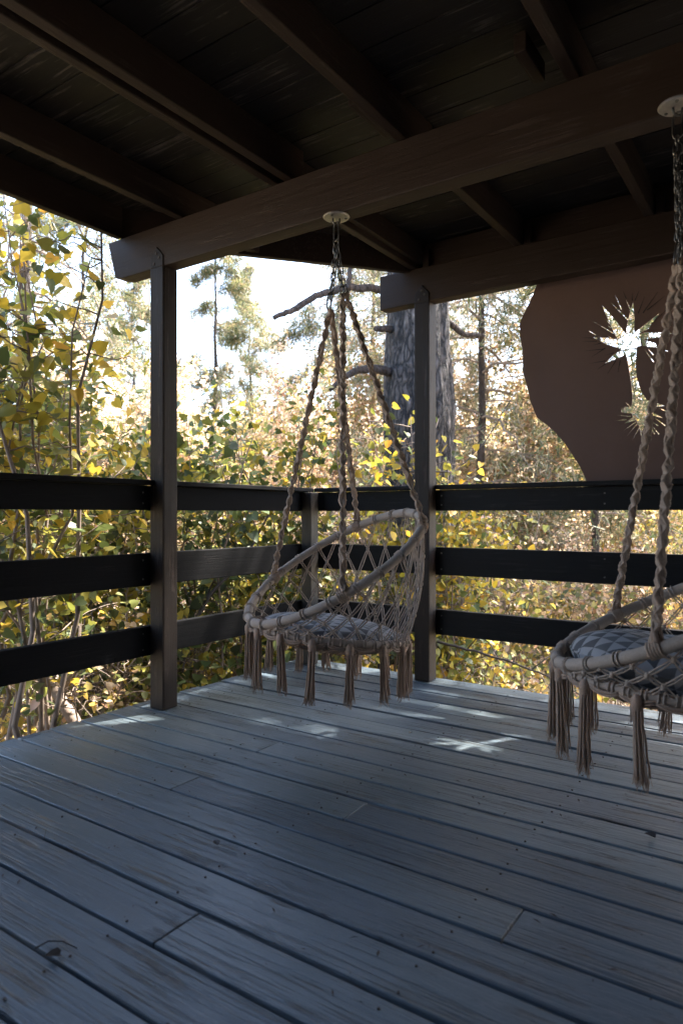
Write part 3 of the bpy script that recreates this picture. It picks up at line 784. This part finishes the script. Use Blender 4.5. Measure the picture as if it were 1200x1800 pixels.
def outside(Wx, Wy):
    uu = (-.824*Wx+.567*Wy)/H; vv = (.567*Wx+.824*Wy)/H
    return (uu > 2.985) | (vv > 3.93)
def shrub(x, y, h, spread, nst, nleaf, lsize, pal, label, group=None, seed=0, shape='heart', name='shrub', mat='leaf', cat='shrub', lo=.15, lean=(0, 0), stemr=.011):
    r = np.random.default_rng(seed+100)
    z0 = float(gz(np.array(x), np.array(y)))
    o = empty(name, (x, y, z0), label, cat, group)
    m = MB(); TP = []; TD = []
    for i in range(nst):
        az = r.uniform(0, 2*math.pi); ln = h*r.uniform(.72, 1.05); le = r.uniform(.05, 1)*spread
        base = np.array([r.normal(0, .10*spread+.04), r.normal(0, .10*spread+.04), -.05])
        end = np.array([math.cos(az)*le+lean[0], math.sin(az)*le+lean[1], ln])
        s = np.linspace(0, 1, 9)[:, None]
        P = base+(end-base)*np.concatenate([s**1.35, s**1.35, s**.92], 1)
        P[1:-1] += r.normal(0, .022*h, (7, 3))*.6
        if not outside(P[:, 0]+x, P[:, 1]+y).all(): continue
        m.tube(P, np.linspace(stemr*r.uniform(.7, 1.4)*(h/2)**.5, .0022, 9), 6)
        for b in range(int(7+h*3)):
            t = r.uniform(lo, .98); k = t*8; k0 = int(min(7, k)); p = P[k0]+(P[k0+1]-P[k0])*(k-k0)
            a2 = r.uniform(0, 2*math.pi); L = (.30+.55*spread)*r.uniform(.4, 1)*(1.15-t*.6)
            dr = np.array([math.cos(a2), math.sin(a2), r.uniform(-.05, .9)]); dr /= np.linalg.norm(dr)
            sb = np.linspace(0, 1, 6)[:, None]
            Q = p+dr*L*sb+np.array([0, 0, -1])*(sb**2)*L*r.uniform(-.1, .35)+np.concatenate([r.normal(0, .015, (1, 3))*0, r.normal(0, .014, (5, 3))], 0)
            if not outside(Q[:, 0]+x, Q[:, 1]+y).all(): continue
            m.tube(Q, np.linspace(.0042, .0012, 6), 4)
            TP.append(Q[1:]); TD.append(np.tile(dr, (5, 1)))
        TP.append(P[4:]); TD.append(np.tile([0, 0, 1.0], (5, 1)))
    m.build('stems', M['stem'], o, smooth=True)
    TP = np.concatenate(TP); TD = np.concatenate(TD)
    k = r.integers(0, len(TP), nleaf)
    P = TP[k]+r.normal(0, .045+.012*h, (nleaf, 3))
    D = TD[k]*.5+r.normal(0, .6, (nleaf, 3)); D[:, 2] -= .45
    ok = outside(P[:, 0]+x, P[:, 1]+y) & outside(P[:, 0]+x+D[:, 0]*.06, P[:, 1]+y+D[:, 1]*.06); P, D = P[ok], D[ok]
    leaf_mesh(P, D, lsize, pal, r, 'foliage', M[mat], o, shape)
    return o

def conifer(x, y, h, r0, crown_lo, rad, nb, ntuft, tsize, pal, label, group=None, seed=0, name='pine_tree', droop=.35, bark='bark_far', lean=(0, 0), top=1.0, dens=1.0, mat='needle'):
    r = np.random.default_rng(seed+500); z0 = float(gz(np.array(x), np.array(y)))
    o = empty(name, (x, y, z0), label, 'tree', group)
    s = np.linspace(0, 1, 14)[:, None]; P = np.concatenate([s*lean[0]*h, s*lean[1]*h, s*h-.1], 1)+np.concatenate([r.normal(0, .004*h, (14, 2)), np.zeros((14, 1))], 1)
    m = MB(); m.tube(P, r0*(1-.93*s[:, 0]**1.1), 12); m.build('trunk', M[bark], o, smooth=True)
    m = MB(); TP = []; TD = []
    for i in range(nb):
        t = crown_lo+(top-crown_lo)*(i+r.uniform(0, 1))/nb; k = t*13; k0 = int(min(12, k)); p = P[k0]+(P[k0+1]-P[k0])*(k-k0)
        az = r.uniform(0, 2*math.pi); prof = min(1, (1-t)*2.2+.08)*(0.55+.45*r.random())
        L = rad*prof; dr = np.array([math.cos(az), math.sin(az), r.uniform(-.1, .35)])
        q = np.linspace(0, 1, 7)[:, None]
        Q = p+dr*L*q+np.array([0, 0, -1])*droop*L*q**2+np.concatenate([np.zeros((1, 3)), r.normal(0, .02*L, (6, 3))], 0)
        m.tube(Q, np.linspace(max(.008, .011*L), .003, 7), 5)
        for sb in range(6):
            kk = r.integers(2, 7); a3 = az+r.choice([-1, 1])*r.uniform(.5, 1.1); l2 = L*.38*r.uniform(.4, 1)
            d2 = np.array([math.cos(a3), math.sin(a3), r.uniform(-.4, .15)])
            q2 = np.linspace(0, 1, 4)[:, None]; Q2 = Q[kk]+d2*l2*q2+np.array([0, 0, -.3])*l2*q2**2
            m.tube(Q2, [.005, .004, .003, .002], 4); TP.append(Q2[1:]); TD.append(np.tile(d2, (3, 1)))
        TP.append(Q[3:]); TD.append(np.tile(dr, (4, 1)))
    m.build('branches', M['stem'], o)
    TP = np.concatenate(TP); TD = np.concatenate(TD)
    # tufts: blades radiate from cluster centres so that clumps and gaps form
    nc = max(1, ntuft//16); k = r.integers(0, len(TP), nc); C_ = TP[k]+r.normal(0, .05*rad, (nc, 3)); Dc = TD[k]
    kk = np.repeat(np.arange(nc), 16); PP = C_[kk]+r.normal(0, tsize*.45, (len(kk), 3)); D = Dc[kk]*.6+r.normal(0, .8, (len(kk), 3))
    leaf_mesh(PP, D, tsize, pal, r, 'crown', M[mat], o, 'needle' if mat == 'needle' else 'leaf')
    return o

def at(xp, d): return ((xp-600)/F*d, d)
# --- the big dark pine just behind the far post, with its broken limb
bx, by = at(728, 5.6); bz = float(gz(np.array(bx), np.array(by)))
big = empty('pine_tree', (bx, by, bz), 'huge dark rough barked pine trunk standing right behind the far post', 'tree')
N = 90; s = np.linspace(0, 1, N); zz = s*13
cxp = .02*np.sin(zz*1.1)+.012*zz
rr = .285*(1-.035*zz)+.20*np.exp(-zz*1.6)+.03*np.exp(-((zz-3.0)/.35)**2)
m = MB(); K = 64; V = []; r9 = np.random.default_rng(5)
jit = r9.normal(0, 1, (N, K)); 
for i in range(N):
    for k in range(K):
        t = 2*math.pi*k/K; rad_ = rr[i]*(1+.045*math.sin(9*t+zz[i]*1.2+2*math.sin(zz[i]*2))+.03*math.sin(17*t-zz[i]*2)+.018*jit[i, k])
        V.append((cxp[i]+rad_*math.cos(t), rad_*math.sin(t), zz[i]-.1))
m.add(V, [(i*K+k, i*K+(k+1) % K, (i+1)*K+(k+1) % K, (i+1)*K+k) for i in range(N-1) for k in range(K)])
m.build('trunk', M['bark'], big, smooth=True)
def limb(pts, r0, r1, name='limb', mat='bark_far'):
    P = [np.array(px(a, b, d))-np.array([bx, by, bz]) for a, b, d in pts]
    # refine
    Q = []; 
    for i in range(len(P)-1):
        for k in range(6): Q.append(P[i]+(P[i+1]-P[i])*k/6)
    Q.append(P[-1]); Q = np.array(Q); Q[1:-1] += r9.normal(0, .0025, (len(Q)-2, 3))
    m = MB(); m.tube(Q, np.linspace(r0, r1, len(Q))*(1+.04*r9.normal(size=len(Q))), 8); return m.build(name, M[mat], big, smooth=True)
limb([(690, 512, 5.5), (650, 506, 5.35), (600, 506, 5.2), (555, 520, 5.1), (515, 545, 5.0), (481, 559, 4.95)], .034, .018)
limb([(690, 655, 5.5), (660, 648, 5.4), (630, 650, 5.3), (605, 662, 5.2), (580, 685, 5.1)], .042, .016)
limb([(690, 578, 5.5), (660, 578, 5.35)], .03, .022)
limb([(612, 508, 5.2), (614, 480, 5.22), (622, 440, 5.3)], .016, .02)
limb([(780, 560, 5.7), (815, 588, 5.8), (850, 590, 5.9)], .03, .018)
TPs = []; m = MB()
for i in range(34):
    z = 5.4+7.3*(i/34); az = r9.uniform(0, 6.28); L = r9.uniform(1.6, 3.3)*(1.2-z/15)
    q = np.linspace(0, 1, 7)[:, None]; dr = np.array([math.cos(az), math.sin(az), .15])
    Q = np.array([.012*z, 0, z])+dr*L*q-np.array([0, 0, .25])*L*q**2; m.tube(Q, np.linspace(.05, .008, 7), 5); TPs.append(Q[2:])
    for b in range(5):
        a3 = az+r9.uniform(-1, 1); k = r9.integers(2, 7); Q2 = Q[k]+np.array([math.cos(a3), math.sin(a3), -.15])*np.linspace(0, .9, 4)[:, None]; m.tube(Q2, .008, 4); TPs.append(Q2)
m.build('branches', M['stem'], big)
TP = np.concatenate(TPs); k = r9.integers(0, len(TP), 900); kk = np.repeat(k, 20)
leaf_mesh(TP[kk]+np.repeat(r9.normal(0, .12, (900, 3)), 20, 0)+r9.normal(0, .06, (18000, 3)), r9.normal(0, 1, (18000, 3)), .17, 'pine', r9, 'crown', M['needle'], big, 'needle')

# --- other trees one can tell apart
def C(xp, d, *a, **k): x, y = at(xp, d); return conifer(x, y, *a, **k)
C(46, 8.5, 9.5, .12, .42, 2.2, 36, 11000, .11, 'pine', 'dark straight trunk at the far left with thin drooping twigs beside it', seed=1, droop=1.1, dens=.5)
C(378, 19, 9.6, .10, .18, 1.45, 54, 24000, .15, 'pine', 'slender dark pine with clumped foliage against the sky right of the near post', seed=2, droop=.2)
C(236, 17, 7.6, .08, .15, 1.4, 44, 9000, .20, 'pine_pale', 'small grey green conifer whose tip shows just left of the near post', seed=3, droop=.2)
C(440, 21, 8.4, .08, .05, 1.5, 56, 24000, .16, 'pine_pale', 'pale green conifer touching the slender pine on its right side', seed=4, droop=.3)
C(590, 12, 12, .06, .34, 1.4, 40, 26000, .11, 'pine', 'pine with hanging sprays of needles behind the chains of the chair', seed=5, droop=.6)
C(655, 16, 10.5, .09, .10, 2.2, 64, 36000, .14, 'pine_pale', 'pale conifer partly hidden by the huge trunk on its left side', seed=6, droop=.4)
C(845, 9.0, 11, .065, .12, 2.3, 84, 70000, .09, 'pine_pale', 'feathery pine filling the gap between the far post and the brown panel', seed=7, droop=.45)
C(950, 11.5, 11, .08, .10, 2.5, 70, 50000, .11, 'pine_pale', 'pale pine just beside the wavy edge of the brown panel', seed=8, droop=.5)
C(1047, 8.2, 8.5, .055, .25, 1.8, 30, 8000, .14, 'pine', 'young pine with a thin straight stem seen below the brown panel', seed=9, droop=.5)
C(1130, 12.5, 9.5, .10, .08, 2.2, 50, 12000, .18, 'rusty', 'rusty tinged conifer behind the right chair and railing', seed=10, droop=.4)
C(150, 14, 10, .08, .25, 2.1, 48, 26000, .13, 'pine', 'thin half bare conifer between the far left trunk and the beam end', seed=11, droop=.9)
C(1330, 9, 11, .14, .2, 2.6, 50, 12000, .17, 'pine', 'dense pine standing beyond the right edge of the picture', seed=12)
C(-180, 9, 11, .14, .2, 2.2, 40, 9000, .17, 'pine', 'dense pine standing beyond the left edge of the picture', seed=13)
for i, (x, y, hh) in enumerate(((3.5, 6.0, 9.5),)):
    conifer(x, y, hh, .10, .38, 2.4, 60, 15500, .15, 'pine', 'pine hidden behind the brown panel whose crown dapples the deck with shade', seed=20+i, droop=.3)

# --- leafy shrubs around the deck
G = 'leafy shrubs around the deck'
def Sh(xp, d, h, spread, nst, nl, ls, pal, label, **k):
    x, y = at(xp, d); f_ = .92 if d < 5 else .8
    return shrub(x, y, h, spread, nst, int(nl*.85/f_), ls*f_, pal, label, G, **k)
Sh(15, 3.35, 3.75, .62, 9, 2000, .054, 'olive', 'tall shrub of big yellow leaves rising to the roof edge at the far left', seed=1, lo=.3)
Sh(40, 3.25, 3.95, .45, 5, 480, .074, 'yellow', 'sparse sprays of large golden leaves reaching up to the roof edge at the far left', seed=40, lo=.5)
Sh(-60, 4.3, 3.2, .9, 8, 1600, .068, 'olive', 'olive leaved shrub at the very left edge behind the tall yellow one', seed=2)
Sh(110, 4.4, 2.7, .8, 10, 2300, .062, 'yellow', 'yellow green shrub at mid height between the left edge and the near post', seed=3)
Sh(200, 4.7, 2.75, .8, 10, 2300, .060, 'olive', 'green and yellow shrub pressing against the left side of the near post', seed=4)
Sh(20, 5.4, 2.6, .9, 10, 2400, .062, 'mixed', 'paler shrub behind the railing at the far left', seed=5)
Sh(360, 4.9, 2.85, .7, 9, 1700, .070, 'green', 'shrub with large dark green heart leaves just right of the near post', seed=6)
Sh(440, 5.6, 2.95, .8, 10, 2200, .060, 'olive', 'olive shrub midway between the near post and the chair', seed=7)
Sh(525, 5.2, 3.0, .65, 10, 2100, .066, 'olive', 'taller bush of round leaves behind the chair ropes, above the rail corner', seed=8)
Sh(600, 6.0, 2.5, .8, 16, 1302, .058, 'yellow', 'low yellow bush behind the back of the chair', seed=9)
Sh(700, 4.85, 2.7, .5, 8, 1300, .056, 'yellow', 'yellow leaved sapling in front of the huge trunk, left of the far post', seed=10)
Sh(800, 5.1, 2.3, .6, 9, 1500, .056, 'yellow', 'yellow leaved shrub just right of the far post', seed=11)
Sh(762, 4.9, 2.35, .45, 7, 900, .055, 'yellow', 'golden leaved sapling half hidden behind the far post', seed=41)
Sh(885, 5.6, 2.25, .7, 8, 1300, .056, 'mixed', 'loose shrub of thin branches under the wavy panel edge', seed=12)
Sh(980, 6.5, 1.9, .8, 9, 1700, .055, 'mixed', 'orange and green shrub behind the railing below the brown panel', seed=13)
Sh(1100, 6.6, 1.8, .9, 9, 1700, .055, 'rusty', 'reddish shrub behind the railing next to the right chair ropes', seed=14)
Sh(1210, 6.0, 1.9, .9, 9, 1700, .055, 'mixed', 'mixed shrub behind the railing at the right edge', seed=15)
Sh(830, 4.6, 1.05, .7, 15, 868, .045, 'yellow', 'low yellow shrub showing under the lowest rail right of the far post', seed=16, lo=.1)
Sh(960, 4.7, .95, .7, 15, 806, .045, 'mixed', 'low shrub showing under the lowest rail left of the right chair', seed=17, lo=.1)
Sh(1120, 4.6, .95, .8, 15, 806, .045, 'mixed', 'low shrub showing behind the tassels of the right chair', seed=18, lo=.1)
Sh(90, 3.75, 1.35, .7, 18, 930, .045, 'mixed', 'low tangle of bare stems and small leaves beside the deck at the far left', seed=19, lo=.25)
Sh(210, 4.4, 1.35, .7, 18, 1054, .045, 'yellow', 'low stemmy bush beside the deck just left of the near post foot', seed=20, lo=.25)
Sh(340, 5.1, 1.45, .7, 18, 1116, .045, 'yellow', 'low stemmy bush beside the deck just right of the near post foot', seed=21, lo=.25)
Sh(450, 5.9, 1.45, .8, 18, 1116, .048, 'mixed', 'low bush seen under the rails left of the chair seat', seed=22, lo=.2)
Sh(590, 6.6, 1.5, .9, 16, 1054, .05, 'yellow', 'low bush seen through the netting of the chair', seed=23, lo=.2)
# thick crooked stems low at the left
x, y = at(105, 3.9); z0 = float(gz(np.array(x), np.array(y)))
tk = empty('leaning_branch', px(128, 1262, 3.5), 'thick crooked dead branch leaning low behind the left railing', 'branch')
base = Vector(tk.location)
m = MB()
P = [Vector(px(*p))-base for p in ((150, 1310, 3.45), (128, 1262, 3.5), (105, 1225, 3.6), (88, 1200, 3.7), (60, 1150, 3.9), (20, 1090, 4.1))]
m.tube(P, [.034, .032, .028, .024, .018, .010], 8)
m.tube([P[2], P[2]+Vector((.06, .1, .16)), P[2]+Vector((.04, .2, .5))], [.014, .011, .006], 6)
m.build('branch_wood', M['stem'], tk, smooth=True)

def lone_branch(pts, r0, label, twigs=3):
    o = empty('leaning_branch', px(*pts[0]), label, 'branch', 'dark branches beside the deck'); base = Vector(o.location)
    P = [Vector(px(*p))-base for p in pts]; Q = []
    for i in range(len(P)-1):
        for k in range(5): Q.append(P[i].lerp(P[i+1], k/5)+Vector((0, 0, r9.normal(0, .004))))
    Q.append(P[-1]); m = MB(); m.tube(Q, np.linspace(r0, r0*.35, len(Q)), 7)
    for j in range(twigs):
        q = Q[int(len(Q)*(.25+.2*j))]; d = Vector((r9.uniform(-.3, .3), r9.uniform(0, .3), r9.uniform(.1, .4)))
        m.tube([q, q+d*.5+Vector((.02, 0, .01)), q+d], [r0*.5, r0*.35, r0*.15], 5)
    m.build('branch_wood', M['litter'], o, smooth=True)
lone_branch([(768, 1128, 4.5), (820, 1142, 4.4), (890, 1160, 4.3), (960, 1190, 4.25), (1045, 1238, 4.2)], .010, 'long thin dark branch sloping down to the right under the lowest rail')
lone_branch([(318, 1180, 4.5), (338, 1100, 4.55), (372, 1040, 4.6), (430, 985, 4.7), (475, 900, 4.8)], .017, 'dark curved branch rising to the right behind the rails beside the near post')
lone_branch([(178, 1270, 4.0), (170, 1210, 4.05), (152, 1150, 4.1), (130, 1060, 4.2), (118, 930, 4.3)], .014, 'dark upright branch behind the left railing half way to the near post')
lone_branch([(690, 860, 4.7), (720, 830, 4.7), (800, 828, 4.7), (850, 780, 4.75), (905, 690, 4.8)], .008, 'thin branch forking up beside the wavy panel edge above the top rail')
# --- pale sun bleached shrubs farther off
G2 = 'pale shrubs farther off on the slope'
k = 0
where = ['just beyond the leafy shrubs', 'a few steps up the slope', 'half way up the slope', 'near the top of the slope']
def side(xp):
    for lim, t_ in ((-150, ', beyond the left edge'), (0, ', just past the left edge'), (130, ', at the far left'), (262, ', left of the near post'), (400, ', right of the near post'), (530, ', left of the rail corner'), (660, ', behind the chair'), (790, ', behind the huge trunk'), (920, ', right of the far post'), (1060, ', below the panel'), (1200, ', at the right edge'), (1350, ', just past the right edge')):
        if xp < lim: return t_
    return ', beyond the right edge'
LB = {p: [c+' shrub '+w_ for w_ in where] for p, c in (('pale', 'sun bleached beige'), ('mixed', 'yellow and tan'), ('rusty', 'rusty red tinged'), ('yellow', 'bright yellow green'))}
for di, (d, cnt, hh) in enumerate(((8.2, 9, 2.3), (10.5, 11, 2.7), (14, 13, 3.4), (19, 14, 4.2))):
    for i in range(cnt):
        xp = -330+1900*(i+.5)/cnt+rng.uniform(-40, 40); x, y = at(xp, d*rng.uniform(.94, 1.06))
        if 280 < xp < 560 and d > 9: hs = .72
        else: hs = 1.0
        pal = ['pale', 'mixed', 'pale', 'rusty', 'pale', 'yellow'][k % 6]
        shrub(x, y, hh*hs*rng.uniform(.75, 1.1), 1.1*d/9, 8, 3600, .052*d/9, pal, LB[pal][di]+side(xp), G2, seed=200+k, shape='leaf', mat='dry', lo=.1, name='pale_shrub'); k += 1
for (xp, d, hh, pal, lb) in ((170, 10.5, 5.3, 'pale', 'tall pinkish beige bush between the far left trunk and the near post'), (75, 12, 5.6, 'rusty', 'tall reddish beige bush behind the far left trunk'),
        (255, 12.5, 5.4, 'pale', 'tall pale bush whose top shows left of the near post under the beam end'), (345, 13, 4.4, 'pale', 'pale bush just right of the near post below the open sky'),
        (545, 12, 4.3, 'pale', 'pale bush behind the ropes of the left chair'), (640, 10.5, 4.9, 'rusty', 'pinkish bush left of the huge trunk under its lower limb'),
        (820, 11, 5.6, 'pale', 'pale bush right of the far post behind the feathery pine'), (910, 9.5, 4.6, 'rusty', 'reddish beige bush beside the wavy panel edge'), (1120, 11, 4.4, 'pale', 'pale bush behind the brown panel'), (470, 15, 4.0, 'mixed', 'tan bush in the dip below the open sky')):
    x, y = at(xp, d); shrub(x, y, hh, 1.25, 9, 7000, .075, pal, lb, G2, seed=int(xp), shape='leaf', mat='dry', lo=.2, name='pale_shrub', stemr=.008)
# --- the far wooded slope as one mass, and the ground cover of dry plants
r = np.random.default_rng(77)
n = 90000
az = r.uniform(-1.0, 1.0, n); dd = r.uniform(23, 60, n); clump = r.integers(0, 420, n)
ca, cd = r.uniform(-1.0, 1.0, 420), r.uniform(24, 60, 420); ch = r.uniform(1.5, 5.5, 420)
x = np.sin(ca[clump])*cd[clump]+r.normal(0, 1.5, n); y = np.cos(ca[clump])*cd[clump]+r.normal(0, 1.5, n)
z = gz(x, y)+ch[clump]*r.beta(1.5, 1.6, n)
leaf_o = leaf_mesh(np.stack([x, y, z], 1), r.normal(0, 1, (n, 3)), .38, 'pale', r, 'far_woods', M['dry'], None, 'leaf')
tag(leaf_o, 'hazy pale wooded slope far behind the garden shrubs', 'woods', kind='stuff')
n = 60000
az = r.uniform(-1.25, 1.25, n); dd = 3.2+r.uniform(0, 1, n)**1.5*12
x, y = np.sin(az)*dd, np.cos(az)*dd
uu = (-.824*x+.567*y)/H; vv = (.567*x+.824*y)/H
keep = (uu > 3.0) | (vv > 3.9); x, y = x[keep], y[keep]; n = len(x)
z = gz(x, y)+r.uniform(0, .32, n)**1.5
D = r.normal(0, .5, (n, 3)); D[:, 2] += .8
o = leaf_mesh(np.stack([x, y, z], 1), D, .06, 'pale', r, 'ground_cover', M['dry'], None, 'leaf')
tag(o, 'low dry weeds and fallen leaves covering the soil round the deck', 'ground cover', kind='stuff')

# ------------------------------------------------------------------ small things lying on the deck
def floor_pt(x, y, z=.004): d = F*H/(y-903); return Vector(((x-600)/F*d, d, z))
def twig(pts, r, label, name='twig'):
    b = floor_pt(*pts[0], 0); o = empty(name, b, label, name)
    m = MB(); P = [floor_pt(a, c, .006+.006*math.sin(i*1.3))-b for i, (a, c) in enumerate(pts)]
    m.tube(P, np.linspace(r, r*.4, len(P)), 6)
    ob = m.build('twig_wood', M['litter'], o, smooth=True); return o
twig([(62, 1672), (85, 1664), (110, 1662), (136, 1668)], .0022, 'thin curved twig lying on the boards at the lower left')
twig([(78, 1480), (82, 1462)], .0012, 'pale straw stuck in the gap between two boards at the left')
def deck_leaf(x, y, s, rz, label, col):
    t = NT('curled_leaf_brown'); t.b.inputs['Base Color'].default_value = (*col, 1); t.b.inputs['Roughness'].default_value = .7
    m = MB(); V = [(p[0]*s, p[1]*s, abs(p[0])*s*.7+.001+.25*s*p[1]**2) for p in HEART]
    V2 = [(a, b, c+.0008) for a, b, c in V]
    m.add(V+V2, [(0, 1, 2, 3, 4), (0, 4, 5, 6, 7), (12, 11, 10, 9, 8), (15, 14, 13, 12, 8)]+[(i, i+8, (i+1) % 8+8, (i+1) % 8) for i in range(8)])
    o = m.build('fallen_leaf', t.m); o.location = floor_pt(x, y, .003); o.rotation_euler = (0, 0, rz)
    return tag(o, label, 'leaf', 'fallen leaves on the deck')
deck_leaf(105, 1684, .028, 2.0, 'small dark curled leaf beside the curved twig', (.05, .04, .035))
deck_leaf(382, 1488, .020, .6, 'curled dark leaf on the boards below the shaded patch', (.06, .05, .045))
deck_leaf(1150, 1475, .026, 1.1, 'dark curled leaf on the boards at the right edge', (.05, .045, .045))
deck_leaf(722, 1290, .016, 2.6, 'tiny dark leaf on the bright boards right of the chair tassels', (.06, .05, .04))
for o in bpy.data.objects:
    if '_o' in o.keys(): del o['_o']
